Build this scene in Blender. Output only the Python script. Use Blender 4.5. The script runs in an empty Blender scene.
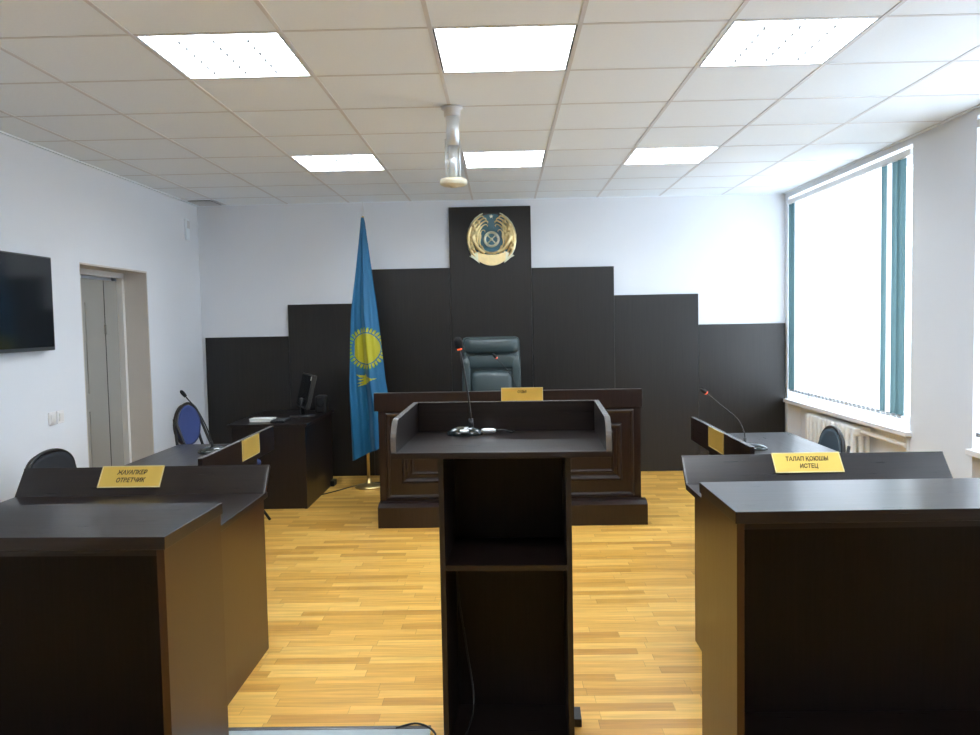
import bpy, bmesh, math, random
from mathutils import Vector, Matrix
random.seed(7)
S = bpy.context.scene
C = S.collection
PI = math.pi

# ------------------------------------------------------------------ materials
def new_mat(name):
    m = bpy.data.materials.new(name); m.use_nodes = True
    nt = m.node_tree; b = nt.nodes['Principled BSDF']
    return m, nt, b

def plain(name, col, rough=.5, metal=0., spec=.5, noise=0., scale=20, bump=0., emis=None, es=0., coat=0.):
    m, nt, b = new_mat(name)
    b.inputs['Base Color'].default_value = (*col, 1)
    b.inputs['Roughness'].default_value = rough
    b.inputs['Metallic'].default_value = metal
    b.inputs['Specular IOR Level'].default_value = spec
    b.inputs['Coat Weight'].default_value = coat
    if emis:
        b.inputs['Emission Color'].default_value = (*emis, 1)
        b.inputs['Emission Strength'].default_value = es
    if noise or bump:
        tc = nt.nodes.new('ShaderNodeTexCoord'); n = nt.nodes.new('ShaderNodeTexNoise')
        n.inputs['Scale'].default_value = scale; n.inputs['Detail'].default_value = 4
        nt.links.new(tc.outputs['Object'], n.inputs['Vector'])
        if noise:
            r = nt.nodes.new('ShaderNodeMix'); r.data_type = 'RGBA'
            r.inputs[6].default_value = (*[c*(1-noise) for c in col], 1)
            r.inputs[7].default_value = (*[min(1, c*(1+noise)) for c in col], 1)
            nt.links.new(n.outputs['Fac'], r.inputs[0]); nt.links.new(r.outputs[2], b.inputs['Base Color'])
        if bump:
            bp = nt.nodes.new('ShaderNodeBump'); bp.inputs['Strength'].default_value = bump
            bp.inputs['Distance'].default_value = .005
            nt.links.new(n.outputs['Fac'], bp.inputs['Height']); nt.links.new(bp.outputs[0], b.inputs['Normal'])
    return m

def wood(name, c1, c2, scale, rough=.28, spec=.5):
    """wenge laminate: fine streaks, stretched along the axis whose scale is small"""
    m, nt, b = new_mat(name)
    tc = nt.nodes.new('ShaderNodeTexCoord'); mp = nt.nodes.new('ShaderNodeMapping')
    mp.inputs['Scale'].default_value = scale
    n = nt.nodes.new('ShaderNodeTexNoise'); n.inputs['Scale'].default_value = 1; n.inputs['Detail'].default_value = 6
    n.inputs['Roughness'].default_value = .7
    cr = nt.nodes.new('ShaderNodeValToRGB')
    cr.color_ramp.elements[0].position = .35; cr.color_ramp.elements[0].color = (*c1, 1)
    cr.color_ramp.elements[1].position = .7; cr.color_ramp.elements[1].color = (*c2, 1)
    L = nt.links.new
    L(tc.outputs['Object'], mp.inputs['Vector']); L(mp.outputs[0], n.inputs['Vector'])
    L(n.outputs['Fac'], cr.inputs[0]); L(cr.outputs[0], b.inputs['Base Color'])
    mr = nt.nodes.new('ShaderNodeMapRange'); mr.inputs['To Min'].default_value = rough-.05; mr.inputs['To Max'].default_value = rough+.08
    L(n.outputs['Fac'], mr.inputs[0]); L(mr.outputs[0], b.inputs['Roughness'])
    b.inputs['Specular IOR Level'].default_value = spec
    return m

D1, D2 = (.0055, .0032, .0030), (.0145, .0085, .0078)
M = {}
M['wx'] = wood('wenge_along_x', D1, D2, (3, 90, 90))
M['wy'] = wood('wenge_along_y', D1, D2, (90, 3, 90))
M['wz'] = wood('wenge_upright', D1, D2, (90, 90, 3), rough=.36)
M['side'] = wood('wenge_floor_reflection', (.032, .0105, .0022), (.042, .0145, .0034), (160, 160, 4), rough=.30, spec=.5)  # brown base paints in the floor's reflection on the panels
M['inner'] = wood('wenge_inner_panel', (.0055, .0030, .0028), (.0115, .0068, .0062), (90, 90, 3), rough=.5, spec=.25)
M['judge'] = wood('walnut_stain', (.010, .0040, .0032), (.022, .0092, .0070), (80, 80, 5), rough=.30)
M['wall_wood'] = wood('wenge_wall_panel', (.0065, .0058, .0056), (.0150, .0132, .0125), (70, 70, 2.2), rough=.36)
M['edge'] = plain('grey_edge_band', (.11, .105, .10), .25, spec=.8)
M['wall'] = plain('white_wall_paint', (.795, .83, .88), .75, spec=.25, noise=.015, scale=3, bump=.03)
M['reveal'] = plain('reveal_paint', (.62, .59, .55), .7, spec=.2, noise=.02, scale=4)
M['tile'] = plain('ceiling_tile', (.86, .93, 1.0), .9, spec=.1, noise=.02, scale=60, bump=.15)
M['tbar'] = plain('ceiling_t_bar', (.68, .70, .73), .5)
M['white'] = plain('white_plastic', (.80, .80, .80), .35)
M['lamp_white'] = plain('white_lamp_metal', (.85, .85, .86), .3)
M['glow'] = plain('lit_tubes', (1, 1, 1), .5, emis=(.84, .92, 1), es=11.5)
M['gold'] = plain('gold_relief', (.88, .72, .38), .30, metal=1., noise=.12, scale=40)
M['silver'] = plain('pale_gold', (.82, .84, .66), .3, metal=.8)
M['enamel'] = plain('blue_enamel', (.05, .16, .21), .25)
M['plate'] = plain('brass_plate', (.78, .54, .12), .36, metal=.6, noise=.06, scale=12)
M['plate_edge'] = plain('pale_brass', (.80, .66, .33), .35, metal=.5)
M['ink'] = plain('dark_ink', (.035, .018, .006), .7)
M['black'] = plain('black_plastic', (.012, .012, .013), .35)
M['black_gloss'] = plain('black_gloss', (.02, .028, .03), .12, coat=.5)
M['foam'] = plain('black_foam', (.008, .009, .011), .95, bump=.5, scale=300)
M['led'] = plain('red_led', (.6, .05, .02), .4, emis=(1, .16, .05), es=.5)
M['screen'] = plain('tv_glass', (.010, .013, .017), .10, spec=.6)
M['tvframe'] = plain('tv_bezel', (.05, .055, .06), .3)
M['chrome'] = plain('chrome', (.76, .80, .83), .36, metal=.75)
M['cream'] = plain('cream_plastic', (.72, .68, .52), .45)
M['leather'] = plain('green_black_leather', (.032, .050, .052), .38, bump=.2, scale=120)
M['blue'] = plain('blue_upholstery', (.025, .045, .16), .8, noise=.15, scale=200)
M['slate'] = plain('slate_blue_upholstery', (.055, .085, .11), .6, noise=.1, scale=200)
M['dark'] = plain('dark_upholstery', (.018, .021, .027), .85, noise=.15, scale=200)
M['door'] = plain('greige_door_paint', (.36, .355, .325), .5, noise=.03, scale=5)
M['dframe'] = plain('white_door_frame', (.74, .73, .71), .4)
M['dark_gap'] = plain('dark_gap', (.03, .03, .03), .8)
M['rad'] = plain('radiator_enamel', (.88, .88, .86), .35)
M['sill'] = plain('white_sill', (.86, .86, .88), .3)

M['paper'] = plain('white_paper', (.85, .88, .84), .7)
M['gold_pole'] = plain('brass_pole', (.62, .47, .20), .3, metal=.9)
M['mat'] = plain('grey_blue_mat', (.40, .47, .50), .4, noise=.04, scale=8)
M['weight'] = plain('grey_weight', (.30, .33, .35), .5)
M['vent'] = plain('vent_grey', (.22, .24, .25), .7, noise=.3, scale=30)

# translucent slat
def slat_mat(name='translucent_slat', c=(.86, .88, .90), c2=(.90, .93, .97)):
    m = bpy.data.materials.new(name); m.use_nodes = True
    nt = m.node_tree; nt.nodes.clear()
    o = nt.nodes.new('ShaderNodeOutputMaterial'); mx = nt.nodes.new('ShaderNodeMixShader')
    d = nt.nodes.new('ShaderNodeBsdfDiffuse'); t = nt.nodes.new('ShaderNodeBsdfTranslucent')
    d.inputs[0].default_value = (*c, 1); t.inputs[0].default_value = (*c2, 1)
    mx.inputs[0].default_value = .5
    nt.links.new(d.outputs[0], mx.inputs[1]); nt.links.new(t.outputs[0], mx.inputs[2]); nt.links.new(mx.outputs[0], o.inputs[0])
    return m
M['slat'] = slat_mat(); M['shaded'] = slat_mat('shaded_slat', (.20, .36, .40), (.05, .085, .095))  # second slat colour has the shade of overlapped, unlit end slats painted in
def glass_mat():
    m = bpy.data.materials.new('window_glass'); m.use_nodes = True
    nt = m.node_tree; nt.nodes.clear()
    o = nt.nodes.new('ShaderNodeOutputMaterial'); mx = nt.nodes.new('ShaderNodeMixShader')
    t = nt.nodes.new('ShaderNodeBsdfTransparent'); g = nt.nodes.new('ShaderNodeBsdfGlossy')
    g.inputs['Roughness'].default_value = .03
    t.inputs[0].default_value = (.95, .98, .98, 1)
    mx.inputs[0].default_value = .07; nt.links.new(t.outputs[0], mx.inputs[1]); nt.links.new(g.outputs[0], mx.inputs[2])
    nt.links.new(mx.outputs[0], o.inputs[0])
    return m
M['glass'] = glass_mat()

def floor_mat():
    m, nt, b = new_mat('parquet_laminate'); L = nt.links.new
    def mn(op, a, c=None):
        n = nt.nodes.new('ShaderNodeMath'); n.operation = op
        for i, v in enumerate((a, c)):
            if v is None: continue
            if isinstance(v, (int, float)): n.inputs[i].default_value = v
            else: L(v, n.inputs[i])
        return n.outputs[0]
    tc = nt.nodes.new('ShaderNodeTexCoord'); sp = nt.nodes.new('ShaderNodeSeparateXYZ'); L(tc.outputs['Object'], sp.inputs[0])
    ry = mn('DIVIDE', sp.outputs[1], .066); row = mn('FLOOR', ry)
    wn = nt.nodes.new('ShaderNodeTexWhiteNoise'); wn.noise_dimensions = '1D'; L(row, wn.inputs['W'])
    rx = mn('ADD', mn('DIVIDE', sp.outputs[0], .42), mn('MULTIPLY', wn.outputs['Value'], 7.3)); col = mn('FLOOR', rx)
    cb = nt.nodes.new('ShaderNodeCombineXYZ'); L(row, cb.inputs[0]); L(col, cb.inputs[1])
    w2 = nt.nodes.new('ShaderNodeTexWhiteNoise'); w2.noise_dimensions = '2D'; L(cb.outputs[0], w2.inputs['Vector'])
    cr = nt.nodes.new('ShaderNodeValToRGB'); e = cr.color_ramp.elements
    e[0].position = 0; e[0].color = (.56, .275, .046, 1)
    e[1].position = 1; e[1].color = (.82, .50, .120, 1)
    k = e.new(.30); k.color = (.68, .36, .064, 1)
    k = e.new(.65); k.color = (.76, .425, .088, 1)
    L(w2.outputs['Value'], cr.inputs[0])
    mp = nt.nodes.new('ShaderNodeMapping'); mp.inputs['Scale'].default_value = (3.5, 55, 1)
    ad = nt.nodes.new('ShaderNodeVectorMath'); ad.operation = 'ADD'; L(tc.outputs['Object'], ad.inputs[0]); L(w2.outputs['Color'], ad.inputs[1])
    L(ad.outputs[0], mp.inputs['Vector'])
    n = nt.nodes.new('ShaderNodeTexNoise'); n.inputs['Scale'].default_value = 1; n.inputs['Detail'].default_value = 5; L(mp.outputs[0], n.inputs['Vector'])
    g = nt.nodes.new('ShaderNodeMapRange'); g.inputs['From Min'].default_value = .3; g.inputs['From Max'].default_value = .7
    g.inputs['To Min'].default_value = .80; g.inputs['To Max'].default_value = 1.12; L(n.outputs['Fac'], g.inputs[0])
    fy = mn('FRACT', ry); fx = mn('FRACT', rx)
    gap = mn('MULTIPLY', mn('GREATER_THAN', fy, .03), mn('GREATER_THAN', fx, .006))
    gm = nt.nodes.new('ShaderNodeMapRange'); gm.inputs['To Min'].default_value = .72; gm.inputs['To Max'].default_value = 1; L(gap, gm.inputs[0])
    v = nt.nodes.new('ShaderNodeVectorMath'); v.operation = 'SCALE'; L(cr.outputs[0], v.inputs[0]); L(mn('MULTIPLY', g.outputs[0], gm.outputs[0]), v.inputs['Scale'])
    L(v.outputs[0], b.inputs['Base Color'])
    b.inputs['Roughness'].default_value = .34; b.inputs['Specular IOR Level'].default_value = .45
    return m
M['floor'] = floor_mat()

# ------------------------------------------------------------------ mesh helpers
def B(): return bmesh.new()

def box(bm, x0, x1, y0, y1, z0, z1, bev=0., mat=None):
    r = bmesh.ops.create_cube(bm, size=1)
    vs = r['verts']
    bmesh.ops.scale(bm, vec=(x1-x0, y1-y0, z1-z0), verts=vs)
    bmesh.ops.translate(bm, vec=((x0+x1)/2, (y0+y1)/2, (z0+z1)/2), verts=vs)
    if bev:
        es = list({e for v in vs for e in v.link_edges})
        rr = bmesh.ops.bevel(bm, geom=es, offset=bev, segments=2, affect='EDGES', profile=.5)
        vs = [v for v in set(rr['verts']) | set(vs) if v.is_valid]
    if mat is not None:
        bmesh.ops.transform(bm, matrix=mat, verts=vs)
    return vs

def prism(bm, pts, axis, a0, a1):
    """extrude a 2-D outline along an axis; pts are the other two coordinates in order"""
    def P(p, a):
        return {'x': (a, p[0], p[1]), 'y': (p[0], a, p[1]), 'z': (p[0], p[1], a)}[axis]
    v0 = [bm.verts.new(P(p, a0)) for p in pts]; v1 = [bm.verts.new(P(p, a1)) for p in pts]
    n = len(pts)
    bm.faces.new(v0); bm.faces.new(list(reversed(v1)))
    for i in range(n):
        bm.faces.new((v0[i], v1[i], v1[(i+1) % n], v0[(i+1) % n]))
    bmesh.ops.recalc_face_normals(bm, faces=bm.faces)
    return v0+v1

def tube(bm, pts, rad, seg=10, flat=None):
    """round bar through points; rad number or list; flat=(axis vector, factor) squashes"""
    pts = [Vector(p) for p in pts]; n = len(pts)
    if not isinstance(rad, (list, tuple)): rad = [rad]*n
    up = None; rings = []
    for i, p in enumerate(pts):
        t = (pts[min(i+1, n-1)]-pts[max(i-1, 0)]).normalized()
        if up is None:
            up = Vector((0, 0, 1)) if abs(t.z) < .9 else Vector((1, 0, 0))
        s = t.cross(up).normalized(); up = s.cross(t).normalized()
        rings.append([bm.verts.new(p+(s*math.cos(2*PI*k/seg)+up*math.sin(2*PI*k/seg))*rad[i]) for k in range(seg)])
    for a, b in zip(rings, rings[1:]):
        for k in range(seg):
            f = bm.faces.new((a[k], a[(k+1) % seg], b[(k+1) % seg], b[k])); f.smooth = True
    bm.faces.new(list(reversed(rings[0]))); bm.faces.new(rings[-1])
    return [v for r in rings for v in r]

def lathe(bm, prof, seg=28, cx=0, cy=0, cz=0, sx=1, sy=1):
    rings = []
    for r, z in prof:
        rings.append([bm.verts.new((cx+sx*max(r, 1e-4)*math.cos(2*PI*k/seg), cy+sy*max(r, 1e-4)*math.sin(2*PI*k/seg), cz+z)) for k in range(seg)])
    for a, b in zip(rings, rings[1:]):
        for k in range(seg):
            f = bm.faces.new((a[k], a[(k+1) % seg], b[(k+1) % seg], b[k])); f.smooth = True
    bm.faces.new(list(reversed(rings[0]))); bm.faces.new(rings[-1])
    bmesh.ops.recalc_face_normals(bm, faces=bm.faces)
    return [v for r in rings for v in r]

def curve_pts(ctrl, n=24):
    """Catmull-Rom through control points"""
    c = [Vector(p) for p in ctrl]; c = [2*c[0]-c[1]]+c+[2*c[-1]-c[-2]]; out = []
    segs = len(c)-3
    for s in range(segs):
        k = max(2, n//segs)
        for j in range(k):
            t = j/k; p0, p1, p2, p3 = c[s:s+4]
            out.append(.5*((2*p1)+(-p0+p2)*t+(2*p0-5*p1+4*p2-p3)*t*t+(-p0+3*p1-3*p2+p3)*t**3))
    out.append(c[-2]); return out

def wpos(o):
    v = Vector((0, 0, 0))
    while o is not None:
        v += o.location; o = o.parent
    return v

def obj(name, bm, mat, parent=None, origin=None):
    """geometry is given in world coordinates; the object gets its own local origin"""
    if parent is not None:
        off = wpos(parent)
    elif origin is not None:
        off = Vector(origin)
    else:
        xs = [v.co.x for v in bm.verts]; ys = [v.co.y for v in bm.verts]; zs = [v.co.z for v in bm.verts]
        off = Vector(((min(xs)+max(xs))/2, (min(ys)+max(ys))/2, min(zs)))
    bmesh.ops.translate(bm, vec=-off, verts=bm.verts)
    me = bpy.data.meshes.new(name); bm.to_mesh(me); bm.free()
    for m in (mat if isinstance(mat, (list, tuple)) else [mat]): me.materials.append(m)
    o = bpy.data.objects.new(name, me); C.objects.link(o)
    if parent is not None: o.parent = parent
    else: o.location = off
    return o

def tag(o, label, cat, group=None, kind=None):
    o['label'] = label; o['category'] = cat
    if group: o['group'] = group
    if kind: o['kind'] = kind
    return o

def thing(name, label, cat, loc=(0, 0, 0), group=None):
    o = bpy.data.objects.new(name, None); C.objects.link(o); o.location = loc
    o.empty_display_size = .1
    return tag(o, label, cat, group)

def struct(name, bm, mat, label=None, parent=None):
    o = obj(name, bm, mat, parent)
    o['kind'] = 'structure'
    if label: o['label'] = label
    return o

def dup(root, loc, rotz, label, group=None):
    r = root.copy(); C.objects.link(r); r.location = loc; r.rotation_euler = (0, 0, rotz)
    r['label'] = label
    if group: r['group'] = group
    for ch in list(root.children):
        c = ch.copy(); C.objects.link(c); c.parent = r
        for g in ch.children:
            d = g.copy(); C.objects.link(d); d.parent = c
    return r

def b1(*a, **k):
    bm = B(); box(bm, *a, **k); return bm

def lettering(parent, text, size, mat4, material, bold=.02, shear=.0, sx=1.):
    """words as thin solid letters, laid with mat4 (x right, y up, z out of the plate)"""
    cu = bpy.data.curves.new('lettering', 'FONT'); cu.body = text; cu.size = size
    cu.align_x = 'CENTER'; cu.align_y = 'CENTER'; cu.extrude = .0006; cu.offset = bold*size*.1; cu.shear = shear
    t = bpy.data.objects.new('lettering_source', cu); C.objects.link(t)
    dg = bpy.context.evaluated_depsgraph_get(); dg.update()
    me = bpy.data.meshes.new_from_object(t.evaluated_get(dg)); me.name = 'lettering'
    bpy.data.objects.remove(t)
    me.materials.clear(); me.materials.append(material)
    me.transform(Matrix.Translation(-wpos(parent)) @ mat4 @ Matrix.Diagonal((sx, 1, 1, 1)))
    o = bpy.data.objects.new('lettering', me); C.objects.link(o); o.parent = parent
    return o

def frame(o, x, y, z):
    """matrix with the given axes"""
    x = Vector(x).normalized(); y = Vector(y).normalized(); z = Vector(z).normalized()
    m = Matrix((x, y, z)).transposed().to_4x4(); m.translation = Vector(o); return m

# ------------------------------------------------------------------ room
XL, XR, YB, YR, H = -2.961, 2.744, 7.96, -3.2, 2.674
WT = .34
struct('floor', b1(XL-.5, XR+WT, YR-.1, YB+.1, -.06, 0), M['floor'], 'honey-coloured strip parquet laminate floor')
struct('wall_back', b1(XL-.3, XR+WT, YB, YB+.2, 0, H+.1), M['wall'], 'white back wall behind the dark stepped panelling')
struct('wall_rear', b1(XL-.3, XR+WT, YR-.2, YR, 0, H+.1), M['wall'], 'white wall behind the camera')
# left wall with the door recess
DY0, DY1, DZ = 5.69, 6.775, 1.965
bm = B()
box(bm, XL-.3, XL, YR, DY0, 0, H+.1); box(bm, XL-.3, XL, DY1, YB, 0, H+.1); box(bm, XL-.3, XL, DY0, DY1, DZ, H+.1); box(bm, XL-.34, XL-.3, DY0-.2, DY1+.2, 0, H+.1)
struct('wall_left', bm, M['wall'], 'white left wall with the door recess')
# reveal lining + door
bm = B()
box(bm, XL-.19, XL-.001, DY1-.012, DY1+.0, 0, DZ); box(bm, XL-.19, XL-.001, DY0, DY0+.012, 0, DZ); box(bm, XL-.19, XL-.001, DY0+.012, DY1-.012, DZ-.012, DZ)
struct('trim_1', bm, M['reveal'], 'beige plastered reveal around the door')
dr = b1(XL-.26, XL-.235, DY0+.06, DY1+.02, 0, DZ-.08)
door = struct('door_1', dr, M['door'], 'grey-beige double door set deep in the left wall')
bm = B()
box(bm, XL-.235, XL-.19, DY1-.05, DY1+.02, 0, DZ-.03); box(bm, XL-.235, XL-.19, DY0-.02, DY0+.05, 0, DZ-.03); box(bm, XL-.235, XL-.19, DY0-.02, DY1+.02, DZ-.055, DZ+.01)
obj('door_frame', bm, M['dframe'], door)
obj('door_seam', b1(XL-.236, XL-.2335, 6.495, 6.503, 0, DZ-.08), M['dark_gap'], door)
bm = B()
for (a, b_, c, d) in [(5.80, 6.21, .98, 1.72), (5.80, 6.21, .2, .88)]:
    box(bm, XL-.237, XL-.228, a, b_, c, c+.02); box(bm, XL-.237, XL-.228, a, b_, d-.02, d)
    box(bm, XL-.237, XL-.228, a, a+.02, c, d); box(bm, XL-.237, XL-.228, b_-.02, b_, c, d)
obj('door_molding', bm, M['door'], door)
bm = B(); box(bm, XL-.235, XL-.215, 6.48, 6.53, 1.45, 1.53, .004); obj('door_latch', bm, M['door'], door)

# right wall: pillars, parapets with radiator niches, lintels
WINS = [(5.52, 7.885), (2.42, 4.785)]
bm = B()
ys = [YR]
for a, b_ in sorted(WINS): ys += [a, b_]
ys.append(YB)
for k in range(0, len(ys), 2): box(bm, XR, XR+WT, ys[k], ys[k+1], 0, H+.1)
for a, b_ in WINS:
    box(bm, XR+.13, XR+WT, a, b_, 0, .68)
    box(bm, XR, XR+WT, a, b_, 2.625, H+.1)
struct('wall_right', bm, M['wall'], 'white window wall on the right with pillars between windows')

def window(i, a, b_):
    o = struct('window_%d' % i, b1(XR+.235, XR+.241, a+.05, b_-.05, .73, 2.58), M['glass'], 'tall window behind white vertical blinds')
    bm = B(); x0, x1 = XR+.20, XR+.27
    box(bm, x0, x1, a, b_, .68, .75); box(bm, x0, x1, a, b_, 2.56, 2.625)
    for y in (a, b_-.07, a+(b_-a)/3-.03, a+2*(b_-a)/3-.03): box(bm, x0, x1, y, y+.07, .75, 2.56)
    obj('window_frame', bm, M['sill'], o)
    bm = B(); box(bm, XR-.045, XR+.20, a-.03, b_+.0, .665, .70, .006)
    obj('window_sill', bm, M['sill'], o)
for i, (a, b_) in enumerate(WINS): window(i+1, a, b_)

def blind(label, a, b_, shaded=()):
    t = thing('vertical_blind', label, 'window blind', (XR+.055, (a+b_)/2, .76))
    bm = B(); box(bm, XR-.006, XR+.034, a+.03, b_-.005, 2.555, 2.60, .004); obj('head_rail', bm, M['white'], t)
    y = a+.10; k = 0; w = .089
    n = int((b_-y)/.0795); y = b_-.008-n*.0795
    for k in range(n):
        yc = y+.0795*(k+.5); ang = math.radians(-14 if k % 2 else -12)
        dx, dy = math.sin(ang)*w/2, math.cos(ang)*w/2
        bm = B(); xx = XR+.014
        s = [(xx-dx, yc-dy), (xx+.003, yc-dy*.4), (xx+.003, yc+dy*.4), (xx+dx, yc+dy)]
        v0 = [bm.verts.new((p[0], p[1], .79)) for p in s]; v1 = [bm.verts.new((p[0], p[1], 2.555)) for p in s]
        for j in range(3): bm.faces.new((v0[j], v0[j+1], v1[j+1], v1[j]))
        sl = obj('slat', bm, M['shaded'] if k in shaded or (k-n) in shaded else M['slat'], t)
        if k in shaded or (k-n) in shaded: sl['label'] = 'slat darkened in colour for shade'
        obj('bottom_weight', b1(XR+.006, XR+.014, yc-.026, yc+.026, .772, .796), M['weight'], sl)
    bm = B(); tube(bm, [(XR+.004, y, .784), (XR+.004, b_-.05, .784)], .0025, 6); obj('bead_chain', bm, M['tbar'], t)
    return t
blind('white vertical blind with end slats darkened in colour for shade over the far window', 5.52, 7.885, (0, 1, 3, -1, -2))
blind('white vertical blind over the window nearest the right edge of the photo', 2.42, 4.785)

# ceiling: tiles between T bars, open cells where the lamps sit
GX, GY = -.270, 3.315
LC = [(-2, 0), (0, 0), (2, 0), (-2, 4), (0, 4), (2, 4), (-2, -4), (0, -4), (2, -4)]
bm = B()
i0, i1 = -5, 5; j0, j1 = -11, 7
for i in range(i0, i1+1):
    for j in range(j0, j1+1):
        if (i, j) in LC: continue
        x0, x1 = max(XL, GX+.6*i), min(XR, GX+.6*(i+1)); y0, y1 = max(YR, GY+.6*j), min(YB, GY+.6*(j+1))
        if x1-x0 < .005 or y1-y0 < .005: continue
        if i == -5 and j == 7: y1 = min(y1, 7.60) if y0 < 7.6 else y0
        if y1-y0 < .005: continue
        box(bm, x0, x1, y0, y1, H, H+.015)
struct('ceiling', bm, M['tile'], 'suspended ceiling of square white tiles')
bm = B()
for i in range(i0+1, i1+1):
    x = GX+.6*i
    if XL < x < XR: box(bm, x-.009, x+.009, YR, YB, H-.003, H+.001)
for j in range(j0+1, j1+1):
    y = GY+.6*j
    if YR < y < YB: box(bm, XL, XR, y-.0075, y+.0075, H-.002, H+.001)
struct('trim_2', bm, M['tbar'], 'grey T-bar grid of the suspended ceiling')
bm = B()
box(bm, XL, XL+.022, YR, YB, H-.008, H); box(bm, XR-.022, XR, YR, YB, H-.008, H); box(bm, XL+.022, XR-.022, YB-.022, YB, H-.008, H)
struct('trim_3', bm, M['tile'], 'white angle strip along the top of the walls')
struct('trim_4', b1(XL-.3, XR+WT, YR-.2, YB+.2, H+.14, H+.17), M['dark_gap'], 'slab above the suspended ceiling')

LN = {(-2, 0): 'large glowing square ceiling lamp at the upper left of the photo', (0, 0): 'large glowing square ceiling lamp at the top centre of the photo',
      (2, 0): 'large glowing square ceiling lamp at the upper right of the photo', (-2, 4): 'small-looking far ceiling lamp on the left, above the flag side',
      (0, 4): 'small-looking far ceiling lamp in the middle, just right of the hanging pole', (2, 4): 'small-looking far ceiling lamp on the right, nearest the blinds'}
def lamp(c, r):
    lab = LN.get((c, r), 'glowing square ceiling lamp behind the viewer')
    x0, y0 = GX+.6*c+.014, GY+.6*r+.012; x1, y1 = x0+.572, y0+.576
    t = thing('ceiling_lamp', lab, 'ceiling lamp', ((x0+x1)/2, (y0+y1)/2, H), 'square recessed ceiling lamps')
    bm = B()
    box(bm, x0, x1, y0, y1, H+.075, H+.08)
    for a in ((x0, x0+.004, y0, y1), (x1-.004, x1, y0, y1), (x0, x1, y0, y0+.004), (x0, x1, y1-.004, y1)): box(bm, *a, H-.002, H+.075)
    obj('housing', bm, M['lamp_white'], t)
    obj('light_panel', b1(x0+.006, x1-.006, y0+.006, y1-.006, H+.018, H+.024), M['glow'], t)
    bm = B()
    for k in range(1, 4): xx = x0+.572*k/4; box(bm, xx-.0015, xx+.0015, y0+.005, y1-.005, H, H+.014)
    for k in range(1, 7): yy = y0+.576*k/7; box(bm, x0+.005, x1-.005, yy-.001, yy+.001, H, H+.014)
    n0 = len(bm.faces)
    for i in (range(1, 4) if c else ()):
        for k in range(1, 7): xx, yy = x0+.572*i/4, y0+.576*k/7; box(bm, xx-.006, xx+.006, yy-.009, yy+.009, H-.009, H)
    bm.faces.ensure_lookup_table()
    for q in range(n0, len(bm.faces)): bm.faces[q].material_index = 1
    obj('louvre', bm, [M['lamp_white'], M['black']], t)
for c, r in LC: lamp(c, r)

# ceiling pole with cream disk
t = thing('ceiling_mount_pole', 'chrome projector pole hanging from the ceiling with a cream round plate', 'ceiling mount', (-.256, 4.515, 2.25))
bm = B(); lathe(bm, [(.0, 2.668), (.058, 2.668), (.058, 2.658), (.046, 2.652), (.044, 2.62), (.0, 2.62)], cx=-.256, cy=4.515); obj('ceiling_flange', bm, M['tbar'], t)
bm = B(); tube(bm, [(-.256, 4.515, 2.65), (-.256, 4.515, 2.46)], .036, 20); obj('outer_tube', bm, M['chrome'], t)
bm = B(); tube(bm, [(-.256, 4.515, 2.47), (-.256, 4.515, 2.28)], .026, 18); obj('inner_tube', bm, M['chrome'], t)
bm = B()
for dx in (-.038, .036): tube(bm, [(-.256+dx, 4.515, 2.50), (-.256+dx, 4.515, 2.275)], .006, 8)
obj('guide_rod', bm, M['chrome'], t)
bm = B(); lathe(bm, [(.0, 2.282), (.068, 2.282), (.075, 2.275), (.075, 2.254), (.060, 2.245), (.022, 2.243), (.018, 2.235), (0, 2.235)], cx=-.256, cy=4.515); obj('round_plate', bm, M['cream'], t)

# ceiling vent in the far left corner
t = thing('ceiling_vent', 'small dark grey vent in the ceiling corner at the far left', 'vent', (-2.82, 7.79, H-.006))
bm = B(); box(bm, -2.92, -2.71, 7.63, 7.935, H-.004, H-.001); obj('backing', bm, M['vent'], t)
bm = B()
for k in range(9): box(bm, -2.92, -2.71, 7.645+.033*k, 7.655+.033*k, H-.009, H-.004)
obj('slat', bm, M['tbar'], t)
# small white alarm sounder on the left wall
t = thing('wall_sensor', 'small white wall sensor high on the left wall near the corner', 'sensor', (XL+.02, 7.66, 2.31))
bm = B(); box(bm, XL, XL+.025, 7.615, 7.70, 2.31, 2.515, .012); obj('housing', bm, M['tile'], t)
bm = B(); box(bm, XL+.024, XL+.029, 7.63, 7.685, 2.42, 2.49, .002); obj('lens', bm, M['tbar'], t)

# power sockets
def socket(y, lab):
    t = thing('light_switch', lab, 'switch', (XL, y, .87), 'pair of wall switches')
    bm = B(); box(bm, XL, XL+.012, y-.042, y+.042, .875, .96, .005); obj('plate', bm, M['sill'], t)
    bm = B(); box(bm, XL+.012, XL+.018, y-.027, y+.027, .89, .945, .003); obj('rocker', bm, M['white'], t)
socket(5.245, 'white wall switch below the television, left of the pair')
socket(5.34, 'white wall switch below the television, right of the pair nearer the door')

# television
t = thing('television', 'black flat television mounted on the left wall', 'television', (XL+.06, 4.68, 1.36))
bm = B(); box(bm, XL+.035, XL+.07, 4.14, 5.21, 1.365, 1.960, .006); obj('casing', bm, M['tvframe'], t)
obj('screen', b1(XL+.0695, XL+.0715, 4.153, 5.198, 1.388, 1.950), M['screen'], t)
obj('wall_bracket', b1(XL, XL+.036, 4.6, 5.0, 1.5, 1.85), M['black'], t)

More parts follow.
